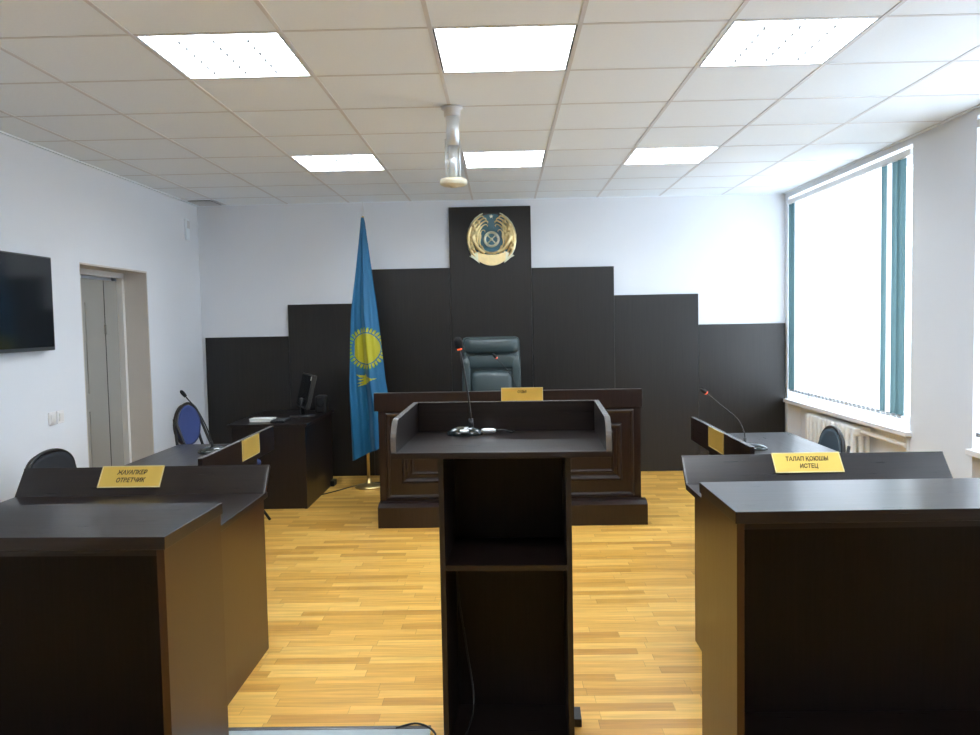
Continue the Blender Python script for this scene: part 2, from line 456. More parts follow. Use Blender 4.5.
# ------------------------------------------------------------------ stepped wall panelling
t = thing('wall_panelling', 'dark wenge stepped panelling covering the back wall', 'wall panelling', (-.1, YB, 0))
xs = [-2.918, -2.097, -1.285, -.505, .288, 1.085, 1.898, 2.735]; zs = [1.388, 1.695, 2.022, 2.604, 2.007, 1.727, 1.427]
for k in range(7):
    obj('panel_board', b1(xs[k]+.0008, xs[k+1]-.0008, YB-.03, YB-.001, .0, zs[k], bev=.0015), M['wall_wood'], t)

# ------------------------------------------------------------------ coat of arms
EC = Vector((-.093, YB-.03, 2.292))
t = thing('state_emblem', 'round golden state emblem on the top block of the dark panelling', 'emblem', (EC.x, EC.y, 2.03))
def ev(u, v, d=0): return (EC.x+u, EC.y-d, EC.z+v)
def ell(bm, ru, rv, d0, d1, cu=0, cv=0, seg=48):
    prism(bm, [(EC.x+cu+ru*math.cos(2*PI*k/seg), EC.z+cv+rv*math.sin(2*PI*k/seg)) for k in range(seg)], 'y', EC.y-d0, EC.y-d1)
bm = B(); ell(bm, .205, .240, .0, .012); obj('blue_field', bm, M['enamel'], t)
# rays of the sky between the wings
bm = B()
for k in range(15):
    a = math.radians(25+130*k/14)
    tube(bm, [ev(.075*math.cos(a), .0+.075*math.sin(a), .014), ev(.15*math.cos(a), .175*math.sin(a), .014)], .0022, 6)
obj('sky_rays', bm, M['enamel'], t)
# winged horses: each side a fan of feathers, a body scroll and a curled crest
for s in (-1, 1):
    w = B()
    for r_, a0, a1, th in ((.222, -48, 62, .017), (.194, -42, 66, .016), (.166, -34, 68, .015), (.140, -24, 62, .012), (.118, -18, 40, .009)):
        P = []; R_ = []
        for k in range(19):
            q = k/18; a = math.radians(a0+(a1-a0)*q)
            P.append(ev(s*r_*math.cos(a), r_*1.10*math.sin(a), .02+.012*math.sin(PI*q)))
            R_.append(th*(.5+.6*math.sin(PI*min(1, q*1.05+.02))))
        # inward curl at the tip
        e = P[-1]
        for k, (du, dv) in enumerate(((-.014, .002), (-.024, -.008), (-.022, -.020))):
            P.append((e[0]+s*du*1.2, e[1], e[2]+dv)); R_.append(th*(.5-.12*k))
        tube(w, P, R_, 8)
    obj('wing', w, M['gold'], t)
    w = B()
    tube(w, [Vector(p) for p in curve_pts([ev(s*.07, -.135, .03), ev(s*.12, -.10, .045), ev(s*.165, -.03, .055), ev(s*.178, .02, .055), ev(s*.152, .050, .052), ev(s*.135, .02, .045)], 30)], .017, 8)
    tube(w, curve_pts([ev(s*.09, -.10, .02), ev(s*.115, -.04, .03), ev(s*.105, .03, .03), ev(s*.12, .08, .03), ev(s*.105, .12, .026)], 24), .009, 8)
    for u, v in ((.20, .02), (.205, -.04), (.19, -.09), (.165, .09), (.13, .16), (.18, .13)):
        bmesh.ops.create_uvsphere(w, u_segments=10, v_segments=6, radius=.020, matrix=Matrix.Translation(ev(s*u*.96, v, .042)))
    for f in w.faces: f.smooth = True
    obj('winged_horse', w, M['gold'], t)
# rim: a thin pale arc each side
for s_ in (-1, 1):
    bm = B()
    tube(bm, [ev(s_*.236*math.cos(math.radians(-42+7*k)), .262*math.sin(math.radians(-42+7*k)), .008+.003*(k % 2)) for k in range(17)], [.005+.0022*(k % 2) for k in range(17)], 8)
    obj('rim', bm, M['silver'], t)
# shanyrak: ring with crossing bars
bm = B()
P = [ev(.066*math.cos(2*PI*k/32), -.006+.066*math.sin(2*PI*k/32), .030) for k in range(33)]
tube(bm, P, .013, 10)
obj('yurt_ring', bm, M['silver'], t)
bm = B(); ell(bm, .055, .055, .012, .022, 0, -.006, 32); obj('ring_field', bm, M['enamel'], t)
bm = B()
for a in (40, 50, 140, 130):
    c_, s_ = math.cos(math.radians(a)), math.sin(math.radians(a))
    tube(bm, [ev(-.055*c_, -.006-.055*s_, .026), ev(0, -.006, .036), ev(.055*c_, -.006+.055*s_, .026)], .0042, 6)
bmesh.ops.create_uvsphere(bm, u_segments=12, v_segments=8, radius=.016, matrix=Matrix.Translation(ev(0, -.006, .034)))
obj('ring_bars', bm, M['silver'], t)
# basket below and ribbon
bm = B(); ell(bm, .080, .034, .012, .030, 0, -.100, 32); obj('basket', bm, M['enamel'], t)
bm = B()
tube(bm, curve_pts([ev(-.10, -.070, .025), ev(-.07, -.118, .034), ev(0, -.140, .04), ev(.07, -.118, .034), ev(.10, -.070, .025)], 24), .012, 8)
obj('basket_rim', bm, M['gold'], t)
bm = B()
top, bot = [], []
for k in range(21):
    q = -1+2*k/20; top.append((EC.x+.135*q, EC.z-.155+.028*q*q)); bot.append((EC.x+.130*q, EC.z-.258+.050*q*q))
prism(bm, top+bot[::-1], 'y', EC.y-.006, EC.y-.040)
obj('ribbon', bm, M['gold'], t)
for s in (-1, 1):
    bm = B()
    prism(bm, [(EC.x+s*.115, EC.z-.115), (EC.x+s*.170, EC.z-.140), (EC.x+s*.218, EC.z-.165), (EC.x+s*.180, EC.z-.185), (EC.x+s*.120, EC.z-.235)], 'y', EC.y-.004, EC.y-.030)
    obj('ribbon_end', bm, M['silver'], t)
bm = B()
for k in range(10):
    a0 = PI/2+2*PI*k/10
bv = []
prism(bm, [(EC.x+(.022 if k % 2 == 0 else .009)*math.cos(PI/2+PI*k/5), EC.z+.215+(.022 if k % 2 == 0 else .009)*math.sin(PI/2+PI*k/5)) for k in range(10)], 'y', EC.y-.010, EC.y-.022)
obj('star', bm, M['silver'], t)

# ------------------------------------------------------------------ flag
def flag():
    fx, fy = -1.252, 7.36
    t = thing('flag', 'sky-blue flag with yellow sun hanging on a brass floor pole', 'flag', (fx, fy, 0))
    bm = B(); lathe(bm, [(0, 0), (.125, 0), (.125, .012), (.11, .024), (.05, .034), (.022, .05), (.018, .09), (0, .09)], 32, fx, fy); obj('pole_base', bm, M['gold_pole'], t)
    bm = B(); tube(bm, [(fx, fy, .03), (fx, fy, 1.2), (fx+.012, fy, 2.47)], [.014, .013, .011], 14); obj('pole', bm, M['gold_pole'], t)
    bm = B(); lathe(bm, [(0, 0), (.012, .0), (.016, .012), (.008, .028), (.011, .045), (.0065, .08), (.001, .13)], 14, fx+.012, fy, 2.46); obj('finial', bm, M['tbar'], t)
    NX, NZ = 110, 520
    def ip(tab, z):
        for (z0, a), (z1, b_) in zip(tab, tab[1:]):
            if z0 >= z >= z1: return a+(b_-a)*(z0-z)/(z0-z1)
        return tab[-1][1]
    Lt = [(2.45, -1.250), (2.40, -1.256), (1.95, -1.312), (1.62, -1.358), (1.35, -1.375), (1.0, -1.384), (.75, -1.380), (.2, -1.384)]
    Rt = [(2.45, -1.226), (2.40, -1.214), (1.95, -1.165), (1.62, -1.128), (1.35, -1.102), (1.0, -1.078), (.75, -1.045), (.2, -1.035)]
    bm = B(); lay = bm.loops.layers.color.new('cloth'); grid = []
    SC = Vector((-1.232, 1.275))
    blue, yel, grn = (.014, .36, .52), (.66, .64, .012), (.42, .58, .12)
    def colour(x, z, yfold):
        dx, dz = (x-SC.x)*1.12, z-SC.y; r = math.hypot(dx, dz); a = math.degrees(math.atan2(dz, dx)) % 360
        fold = -1.337 - .03*(1.3-z)
        if r < .137 and x > fold: return yel
        if x < fold-.006:
            if .147 < r < .19 and (a % 11.25) < 6.2 and abs(dz) < .16: return grn
            return blue
        if .147 < r < .19 and (a % 11.25) < 6.8*(1.3-(r-.147)/.08): return yel if r < .180 else grn
        # steppe eagle under the sun: spread wings drawn as swept feathers
        ex, ez = x+1.245, z-.995
        for (cx, cz, lw, lh, sl) in ((0, .022, .085, .010, -.25), (.005, .002, .080, .010, .05), (-.004, -.020, .072, .010, .22), (-.018, -.040, .055, .009, .38), (.0, .0, .024, .045, 0), (.06, .004, .05, .006, .1), (-.055, .030, .03, .008, -.5)):
            u, w_ = ex-cx, ez-cz-sl*(ex-cx)
            if abs(u) < lw and abs(w_) < lh*(1.15-abs(u)/lw): return yel
        return blue
    for j in range(NZ+1):
        row = []
        for i in range(NX+1):
            q = i/NX; zb = .262+.150*q; z = 2.445-(2.445-zb)*j/NZ
            l, r = ip(Lt, z), ip(Rt, z); x = l+(r-l)*q
            d = min(1, (2.45-z)/1.6)
            y = fy-.045-.040*d*math.sin(q*9.0+1.1*z+.5)-.018*d*math.sin(q*21+2.0*z)-.05*d*math.sin(PI*q)
            row.append(bm.verts.new((x+.004*d*math.sin(z*6+q*3), y, z)))
        grid.append(row)
    for j in range(NZ):
        for i in range(NX):
            f = bm.faces.new((grid[j][i], grid[j][i+1], grid[j+1][i+1], grid[j+1][i])); f.smooth = True
            c = f.calc_center_median(); col = colour(c.x, c.z, c.y)
            for lp in f.loops: lp[lay] = (*col, 1)
    # mirror the two faces of the doubled cloth by a thin backing fold
    m, nt, b = new_mat('flag_cloth')
    vc = nt.nodes.new('ShaderNodeVertexColor'); vc.layer_name = 'cloth'
    nt.links.new(vc.outputs[0], b.inputs['Base Color']); b.inputs['Roughness'].default_value = .55
    b.inputs['Sheen Weight'].default_value = .1
    o = obj('flag_cloth', bm, m, t)
    return t
flag()
bm = B(); tube(bm, curve_pts([(-1.72, 6.95, .006), (-1.60, 7.07, .006), (-1.50, 7.22, .006), (-1.38, 7.42, .006), (-1.20, 7.55, .006), (-.95, 7.5, .006), (-.6, 7.2, .006)], 40), .005, 6)
tag(obj('floor_cable', bm, M['black']), 'thin black cable on the floor running behind the flag base', 'cable')

# ------------------------------------------------------------------ judge's desk
def rect_molding(bm, x0, x1, z0, z1, y, w, d, inner=None):
    """mitred frame with a rounded profile standing out of a front face"""
    prof = [(0, 0), (.15, .7), (.4, 1), (.7, .8), (1, .25), (1, 0)]
    rings = []
    for (a, h) in prof:
        k = a*w; rings.append([bm.verts.new(p) for p in ((x0+k, y-h*d, z0+k), (x1-k, y-h*d, z0+k), (x1-k, y-h*d, z1-k), (x0+k, y-h*d, z1-k))])
    for r0, r1 in zip(rings, rings[1:]):
        for k in range(4): bm.faces.new((r0[k], r0[(k+1) % 4], r1[(k+1) % 4], r1[k]))
    bmesh.ops.recalc_face_normals(bm, faces=bm.faces)
t = thing('judge_desk', 'dark walnut judge\'s desk with raised panel front, before the black leather armchair', 'desk', (.035, 6.3, 0))
J = M['judge']
bm = B(); box(bm, -.932, 1.000, 5.965, 6.00, .15, .86); obj('front_panel', bm, J, t)
for x0, x1 in ((-.932, -.895), (.963, 1.000)): obj('side_panel', b1(x0, x1, 6.0, 6.72, .0, .86), J, t)
bm = B()
prism(bm, [(5.858, 0), (5.858, .150), (5.905, .172), (5.97, .178), (5.97, 0)], 'x', -.936, 1.030); prism(bm, [(1.000, 0), (1.030, 0), (1.030, .150), (1.000, .172)], 'y', 5.97, 6.72)
obj('plinth', bm, J, t)
bm = B(); box(bm, -.958, 1.010, 5.935, 5.985, .852, .986, .003); obj('fascia', bm, J, t)
bm = B(); box(bm, -.932, 1.000, 5.985, 6.05, .836, .860); obj('counter_top', bm, M['wx'], t)
bm = B(); box(bm, -.895, .963, 6.001, 6.74, .735, .76); obj('desktop', bm, M['wx'], t)
for (a, b_, c, d, w, h) in ((-.880, .950, .192, .838, .030, .012), (-.765, .862, .310, .735, .040, .018), (-.700, .800, .372, .672, .022, .010)):
    bm = B(); rect_molding(bm, a, b_, c, d, 5.965, w, h); obj('molding', bm, J, t)

def plate(name, lab, W, Hh, mt, lines, size, th=.004, shear=.2, framed=True, group='brass name plates'):
    """mt: frame whose origin is the centre of the plate, x right, y up, z towards the reader"""
    o = mt.translation
    t = thing(name, lab, 'name plate', (o.x, o.y, o.z-Hh/2), group)
    bm = B(); box(bm, -W/2, W/2, -Hh/2, Hh/2, 0, th, .001, mat=mt); obj('plate', bm, M['plate'], t)
    if framed:
        bm = B(); e = .005
        for a in ((-W/2, W/2, Hh/2-e, Hh/2), (-W/2, W/2, -Hh/2, -Hh/2+e), (-W/2, -W/2+e, -Hh/2, Hh/2), (W/2-e, W/2, -Hh/2, Hh/2)):
            box(bm, *a, th-.001, th+.001, mat=mt)
        obj('border', bm, M['plate_edge'], t)
    for k, (txt, dy) in enumerate(lines):
        lettering(t, txt, size, mt @ Matrix.Translation((0, dy, th+.0008)), M['ink'], bold=.16, shear=shear, sx=.80)
    return t
plate('name_plate', 'brass name plate reading СУДЬЯ on the front of the judge\'s desk', .305, .108, frame((.132, 5.930, .957), (1, 0, 0), (0, 0, 1), (0, -1, 0)), [('СУДЬЯ', .022)], .024, shear=0)
bpy.context.view_layer.update()

# judge's chair
def armchair():
    cx, cy = -.105, 7.05
    t = thing('judge_armchair', 'high-backed dark green-black leather armchair behind the judge\'s desk', 'chair', (cx, cy, 0))
    le = M['leather']
    def pad(x0, x1, z0, z1, y, d, bulge=.03, n=14):
        """cushion facing -y with puffed surface and rounded edge"""
        bm = B(); g = []
        for j in range(n+1):
            row = []
            for i in range(n+1):
                u, v = -1+2*i/n, -1+2*j/n
                # superellipse squircle mapping
                k = 1-.10*(u*u*v*v)
                x = (x0+x1)/2+(x1-x0)/2*u*k; z = (z0+z1)/2+(z1-z0)/2*v*k
                e = (1-abs(u)**5)*(1-abs(v)**5)
                row.append(bm.verts.new((x, y-d*min(1, e*1.6)**.5-bulge*(1-u*u)*(1-v*v), z)))
            g.append(row)
        for j in range(n):
            for i in range(n):
                f = bm.faces.new((g[j][i], g[j][i+1], g[j+1][i+1], g[j+1][i])); f.smooth = True
        back = [v for v in bm.verts if v.is_boundary]
        edge = [e for e in bm.edges if e.is_boundary]
        r = bmesh.ops.extrude_edge_only(bm, edges=edge)
        nv = [q for q in r['geom'] if isinstance(q, bmesh.types.BMVert)]
        for v in nv: v.co.y = y+.05
        bmesh.ops.contextual_create(bm, geom=[q for q in r['geom'] if isinstance(q, bmesh.types.BMEdge)])
        return bm
    bm = B(); box(bm, cx-.250, cx+.250, cy-.03, cy+.06, .50, 1.365, .04); 
    for f in bm.faces: f.smooth = True
    obj('backrest', bm, le, t)
    obj('headrest_cushion', pad(cx-.235, cx+.245, 1.215, 1.358, cy-.02, .045, .03), le, t)
    obj('upper_cushion', pad(cx-.225, cx+.235, 1.085, 1.218, cy-.02, .03, .01), le, t)
    obj('lumbar_cushion', pad(cx-.185, cx+.195, .70, 1.085, cy-.02, .05, .04), le, t)
    for s in (-1, 1): obj('side_bolster', pad(cx+s*.215-.04, cx+s*.215+.04, .62, 1.21, cy-.02, .035, .01), le, t)
    bm = B(); box(bm, cx-.26, cx+.26, cy-.52, cy+.02, .42, .54, .04)
    for f in bm.faces: f.smooth = True
    obj('seat', bm, le, t)
    for s in (-1, 1):
        bm = B(); tube(bm, curve_pts([(cx+s*.27, cy+.02, .50), (cx+s*.31, cy-.02, .66), (cx+s*.31, cy-.25, .69), (cx+s*.31, cy-.42, .66), (cx+s*.27, cy-.40, .48)], 24), .025, 10); obj('armrest', bm, M['black'], t)
    bm = B(); tube(bm, [(cx, cy-.25, .08), (cx, cy-.25, .43)], .03, 14); obj('gas_column', bm, M['black'], t)
    for k in range(5):
        a = 2*PI*k/5+.3; bm = B(); e = (cx+.30*math.cos(a), cy-.25+.30*math.sin(a), .06)
        tube(bm, [(cx, cy-.25, .10), e], [.025, .016], 8); l = obj('base_leg', bm, M['black'], t)
        bm = B(); tube(bm, [(e[0]-.02*math.sin(a), e[1]+.02*math.cos(a), .026), (e[0]+.02*math.sin(a), e[1]-.02*math.cos(a), .026)], .026, 14); obj('caster', bm, M['black'], l)
armchair()

# ------------------------------------------------------------------ gooseneck microphones
def microphone(lab, base, yaw, ctrl, rb=.075, head_r=.0105, cable=None, rod=.004, foam=False, jack=False, led='led'):
    bx, by, bz = base
    t = thing('desk_microphone', lab, 'microphone', base, 'gooseneck desk microphones')
    rot = Matrix.Translation(base) @ Matrix.Rotation(yaw, 4, 'Z')
    bm = B(); vs = lathe(bm, [(0, 0), (1, 0), (1.02, .004), (.98, .011), (.80, .022), (.45, .032), (0, .034)], 32)
    for v in vs: v.co.x *= rb*1.25; v.co.y *= rb*.8
    bmesh.ops.transform(bm, matrix=rot, verts=bm.verts); obj('base', bm, M['black_gloss'], t)
    bm = B(); vs = box(bm, -.018, .018, -.05, -.03, .012, .024, .004, mat=rot); obj('talk_button', bm, M['chrome'], t)
    P = curve_pts(ctrl, 30); P0 = Vector(ctrl[0])
    bm = B(); tube(bm, [P0, P0+(P[4]-P0)], rod*2.2, 10); obj('socket', bm, M['black'], t)
    bm = B(); tube(bm, P, rod, 10); obj('gooseneck', bm, M['black'], t)
    d = (P[-1]-P[-2]).normalized(); e = P[-1]
    L_ = .05
    bm = B(); tube(bm, [e, e+d*.003, e+d*.006], [head_r*.9]*3, 14); obj('led_ring', bm, M[led], t)
    s = head_r*(1.5 if foam else 1)
    bm = B(); tube(bm, [e+d*q*L_ for q in (.12, .20, .45, .7, .88, 1.0)], [s*.75, s, s*1.08, s*1.08, s*.8, s*.25], 14); obj('capsule', bm, M['foam'], t)
    if jack:
        bm = B(); p = rot @ Vector((rb*1.15, -.004, .014)); q = rot @ Vector((rb*1.15+.055, -.002, .014))
        tube(bm, [p, p+(q-p)*.2, p+(q-p)*.8, q], [.007, .010, .009, .005], 12); obj('plug', bm, M['chrome'], t)
        bm = B(); tube(bm, curve_pts([q, rot @ Vector((rb+.09, .0, .016)), rot @ Vector((rb+.12, .02, .004)), rot @ Vector((rb+.13, .06, .0035))], 16), .003, 6); obj('cable', bm, M['black'], t)
    return t
microphone('black gooseneck microphone with a red ring standing on the lectern', (-.148, 3.0, 1.08), 0.0,
           [(-.122, 3.0, 1.10), (-.130, 3.0, 1.20), (-.145, 3.0, 1.31), (-.160, 2.998, 1.395)], rb=.053, rod=.0042, foam=True, jack=True)
microphone('gooseneck microphone with a red ring on the judge\'s desk, in front of the leather armchair', (.14, 6.33, .76), .3,
           [(.14, 6.33, .79), (.115, 6.33, .93), (.06, 6.31, 1.07), (-.050, 6.27, 1.212)], head_r=.011)
microphone('gooseneck microphone with a black head on the left side table, beside the blue chair', (-1.80, 4.95, .73), .8,
           [(-1.80, 4.95, .75), (-1.822, 4.94, .86), (-1.87, 4.92, .98), (-1.935, 4.90, 1.075)], head_r=.011, led='black')
microphone('gooseneck microphone with a red ring on the right side table near the window', (1.43, 4.72, .73), -.5,
           [(1.405, 4.75, .75), (1.400, 4.75, .82), (1.355, 4.74, .905), (1.26, 4.72, .985), (1.17, 4.70, 1.06)], head_r=.012)

# ------------------------------------------------------------------ lectern
def lectern():
    t = thing('lectern', 'dark wenge open-backed lectern standing in the middle of the room', 'lectern', (.0, 2.85, 0))
    wx, wz = M['wx'], M['wz']
    x0, x1 = -.222, .216; y0, y1 = 2.65, 3.02; zt = 1.06
    obj('side_panel', b1(x0, x0+.018, y0, y1, 0, zt, bev=.0008), wz, t); obj('side_panel', b1(x1-.018, x1, y0, y1, 0, zt, bev=.0008), wz, t)
    obj('front_panel', b1(x0+.018, x1-.018, y1-.016, y1, 0, zt), M['inner'], t)
    obj('shelf', b1(x0+.018, x1-.018, y0+.004, y1-.016, .672, .690), wx, t)
    obj('bottom_panel', b1(x0+.018, x1-.018, y0+.004, y1-.016, .03, .048), wx, t)
    bm = B(); box(bm, x0-.0, .255, 2.93, 3.03, 0, .03, .002); obj('foot', bm, wx, t)
    obj('tray', b1(-.365, .343, 2.583, 3.10, 1.060, 1.080, bev=.001), wx, t)
    obj('tray_front', b1(-.347, .325, 3.082, 3.10, 1.08, 1.192, bev=.001), wx, t)
    # side guards: rounded upper front corner
    yF, yB_, za, zb = 2.583, 3.10, 1.08, 1.192
    pts = [(yF, za), (yF, 1.120)]
    for k in range(9):
        a = math.radians(180-10*k-5); pts.append((yF+.075+.075*math.cos(a), 1.112+.072*math.sin(a)))
    pts += [(yB_, zb), (yB_, za)]
    for xa, xb in ((-.365, -.347), (.325, .343)):
        bm = B(); prism(bm, pts, 'x', xa, xb); g = obj('tray_side', bm, wz, t)
        bm = B(); n = len(pts)-1
        E_ = pts[:n]
        quads = []
        for k in range(n-1):
            (ya, z_a), (yb, z_b) = E_[k], E_[k+1]
            nx, nz = -(z_b-z_a), (yb-ya); L_ = math.hypot(nx, nz) or 1; nx, nz = nx/L_*.0012, nz/L_*.0012
            vs = [bm.verts.new(p) for p in ((xa, ya+nx, z_a+nz), (xb, ya+nx, z_a+nz), (xb, yb+nx, z_b+nz), (xa, yb+nx, z_b+nz))]
            f = bm.faces.new(vs); f.smooth = True
        e = obj('edge_band', bm, M['edge'], g); e['label'] = 'pale grey edge band'
    bm = B(); box(bm, -.347, .325, 3.081, 3.101, 1.192, 1.1935); e = obj('edge_band', bm, M['edge'], t); e['label'] = 'pale grey edge band'
    return t
lec = lectern(); lec.rotation_euler = (0, 0, math.radians(-2.2)); lec.location.x += .007
bm = B(); tube(bm, curve_pts([(-.19, 2.99, .70), (-.185, 2.985, .5), (-.16, 2.98, .3), (-.13, 2.9, .12), (-.15, 2.8, .056), (-.17, 2.70, .054), (-.205, 2.63, .03), (-.26, 2.70, .006), (-.27, 2.86, .012), (-.34, 2.93, .016), (-.42, 2.90, .016)], 60), .004, 6)
tag(obj('microphone_cable', bm, M['black']), 'thin black cable trailing out of the lectern onto the grey mat', 'cable')
# pale grey mat on the floor left of the lectern
t = thing('floor_mat', 'pale grey-blue floor mat lying beside the lectern foot', 'mat', (-.66, 2.6, 0))
bm = B(); box(bm, -1.06, -.291, 2.30, 2.905, .0, .009, .002); obj('mat_surface', bm, M['mat'], t)
bm = B(); box(bm, -1.06, -.291, 2.905, 2.925, .0, .012, .002); e = obj('edge_strip', bm, M['edge'], t)

LBX, LBY0, LBY1 = -.930, 2.171, 2.588
RBX, RBY0, RBY1 = .670, 2.358, 2.799
# ------------------------------------------------------------------ near benches (open towards the viewer)
def bench(lab, x0, x1, y0, y1, h, top_in, inner_x, ht=.036):
    t = thing('witness_stand_desk', lab, 'desk', ((x0+x1)/2, (y0+y1)/2, 0), 'near desks with open backs')
    obj('desktop', b1(x0, x1, y0, y1, h-ht, h, bev=.0015), M['wx'], t)
    sd = .022
    xa, xb = x0+top_in[0], x1-top_in[1]
    for (a, b_, inner) in ((xa, xa+sd, inner_x == 'left'), (xb-sd, xb, inner_x == 'right')):
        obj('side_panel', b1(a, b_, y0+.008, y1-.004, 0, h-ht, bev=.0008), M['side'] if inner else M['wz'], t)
    obj('back_panel', b1(xa+sd, xb-sd, y1-.04, y1-.022, 0.0, h-ht), M['inner'], t)
    obj('bottom_board', b1(xa+sd, xb-sd, y0+.03, y1-.04, .112, .130), M['wx'], t)
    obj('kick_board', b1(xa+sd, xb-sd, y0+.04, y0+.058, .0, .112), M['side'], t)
    obj('top_rail', b1(xa+sd, xb-sd, y0+.012, y0+.03, h-ht-.02, h-ht), M['wx'], t)
    return t
lb = bench('dark open-backed desk in the left foreground, nearest the viewer', -2.42, LBX, LBY0, LBY1, .93, (.0, .006), 'right')
lb.rotation_euler = (0, 0, math.radians(-2)); lb.location.y += .024; lb.location.x += .007
bench('dark open-backed desk in the right foreground, nearest the viewer', RBX, 2.10, RBY0, RBY1, .93, (.006, .0), 'left')

# far desks with leaning screens
def screen_desk(lab, x0, x1, y0, y1, sx0, sx1, inner, yb, yt, zt, lean_label=None):
    t = thing('courtroom_desk', lab, 'desk', ((x0+x1)/2, (y0+y1)/2, 0), 'desks with raised screens')
    z = .73
    obj('desktop', b1(x0, x1, y0, y1, z-.026, z, bev=.0015), M['wx'], t)
    for k, a in enumerate((sx0, sx1-.022)):
        i = (inner == 'left' and k == 0) or (inner == 'right' and k == 1)
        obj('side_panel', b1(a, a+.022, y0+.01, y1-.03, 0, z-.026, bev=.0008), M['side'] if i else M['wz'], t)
    obj('front_panel', b1(sx0+.022, sx1-.022, y1-.075, y1-.057, .10, z-.026), M['wx'], t)
    # leaning screen
    d = Vector((0, yt-yb, zt-z)).normalized(); n = Vector((0, -d.z, d.y)); L_ = math.hypot(yt-yb, zt-z)
    mt = frame(((x0+x1)/2, yb, z), (1, 0, 0), d, Vector((1, 0, 0)).cross(d))
    W = (x1-x0)
    bm = B(); box(bm, -W/2, W/2, 0, L_, -.018, 0, .0008, mat=mt); sc = obj('screen', bm, M['wx'], t)
    bm = B(); box(bm, -W/2, W/2, L_-.008, L_+.001, -.019, .0012, mat=mt)
    obj('top_edge', bm, M['wz'], sc)
    bm = B(); e = W/2
    if inner == 'right': box(bm, e-.009, e-.001, .004, L_-.010, 0, .0016, mat=mt)
    else: box(bm, -e+.001, -e+.009, .004, L_-.010, 0, .0016, mat=mt)
    o = obj('edge_band', bm, M['edge'], sc); o['label'] = 'pale grey edge band'
    return t, mt, L_
tl, ml, Ll = screen_desk('left desk with a tilted screen carrying the ЖАУАПКЕР ОТВЕТЧИК plate', -2.265, -1.104, 2.95, 3.715, -2.24, -1.114, 'right', 3.675, 3.765, .846)
tr, mr, Lr = screen_desk('right desk with a tilted screen carrying the ТАЛАП ҚОЮШЫ ИСТЕЦ plate', .834, 2.060, 3.05, 3.745, .868, 2.04, 'left', 3.735, 3.835, .846)
def on_screen(m, cx, L_, Hh):
    o = m.translation; off = cx-o.x
    return m @ Matrix.Translation((off, L_+.004-Hh/2, .0015))
plate('name_plate', 'brass plate lettered ЖАУАПКЕР ОТВЕТЧИК on the tilted screen of the left desk', .292, .112, on_screen(ml, -1.744, Ll, .112), [('ЖАУАПКЕР', .020), ('ОТВЕТЧИК', -.020)], .031)
plate('name_plate', 'brass plate lettered ТАЛАП ҚОЮШЫ ИСТЕЦ on the tilted screen of the right desk', .318, .108, on_screen(mr, 1.415, Lr, .108), [('ТАЛАП ҚОЮШЫ', .019), ('ИСТЕЦ', -.020)], .031)

# side tables
LPY, RPY = 4.70, 4.67
def side_table(lab, xo, xs, y0, y1, sgn):
    """xo: outer (wall side) edge; xs: screen side; sgn +1 table right of its screen"""
    t = thing('side_table', lab, 'table', ((xo+xs)/2, (y0+y1)/2, 0), 'side tables along the walls')
    z = .73; a, b_ = min(xo, xs), max(xo, xs)
    obj('tabletop', b1(a, b_, y0, y1, z-.026, z, bev=.0015), M['wy'], t)
    s0, s1 = (xs-.022, xs) if sgn > 0 else (xs, xs+.022)
    obj('screen', b1(s0, s1, y0+.01, y1-.07, z-.03, .850, bev=.0008), M['wy'], t)
    e = obj('edge_band', b1(s0-.0005, s1+.0005, y0+.01, y1-.07, .850, .8515), M['edge'], t); e['label'] = 'pale grey edge band'
    fx = (xs+.10, xs+.118) if sgn > 0 else (xs-.118, xs-.10)
    obj('front_panel', b1(fx[0], fx[1], y0+.06, y1-.05, .0, z-.026), M['wz'], t)
    q0, q1 = (fx[1], fx[1]+.17) if sgn > 0 else (fx[0]-.17, fx[0])
    for y in (y0+.035, y1-.05): obj('side_panel', b1(q0, q1, y, y+.02, 0, z-.026), M['wz'], t)
side_table('dark side table along the left wall, in front of the blue chair', -2.14, -1.51, 3.93, 5.265, -1)
side_table('dark side table on the right under the window, before the slate blue chair', 1.875, 1.240, 4.02, 5.375, 1)
plate('name_plate', 'brass plate hanging on the screen of the left side table', .32, .120, frame((-1.487, LPY, .792), (0, 1, 0), (0, 0, 1), (1, 0, 0)), [], .03)
plate('name_plate', 'brass plate hanging on the screen of the right side table', .32, .120, frame((1.217, RPY, .792), (0, -1, 0), (0, 0, 1), (-1, 0, 0)), [], .03)

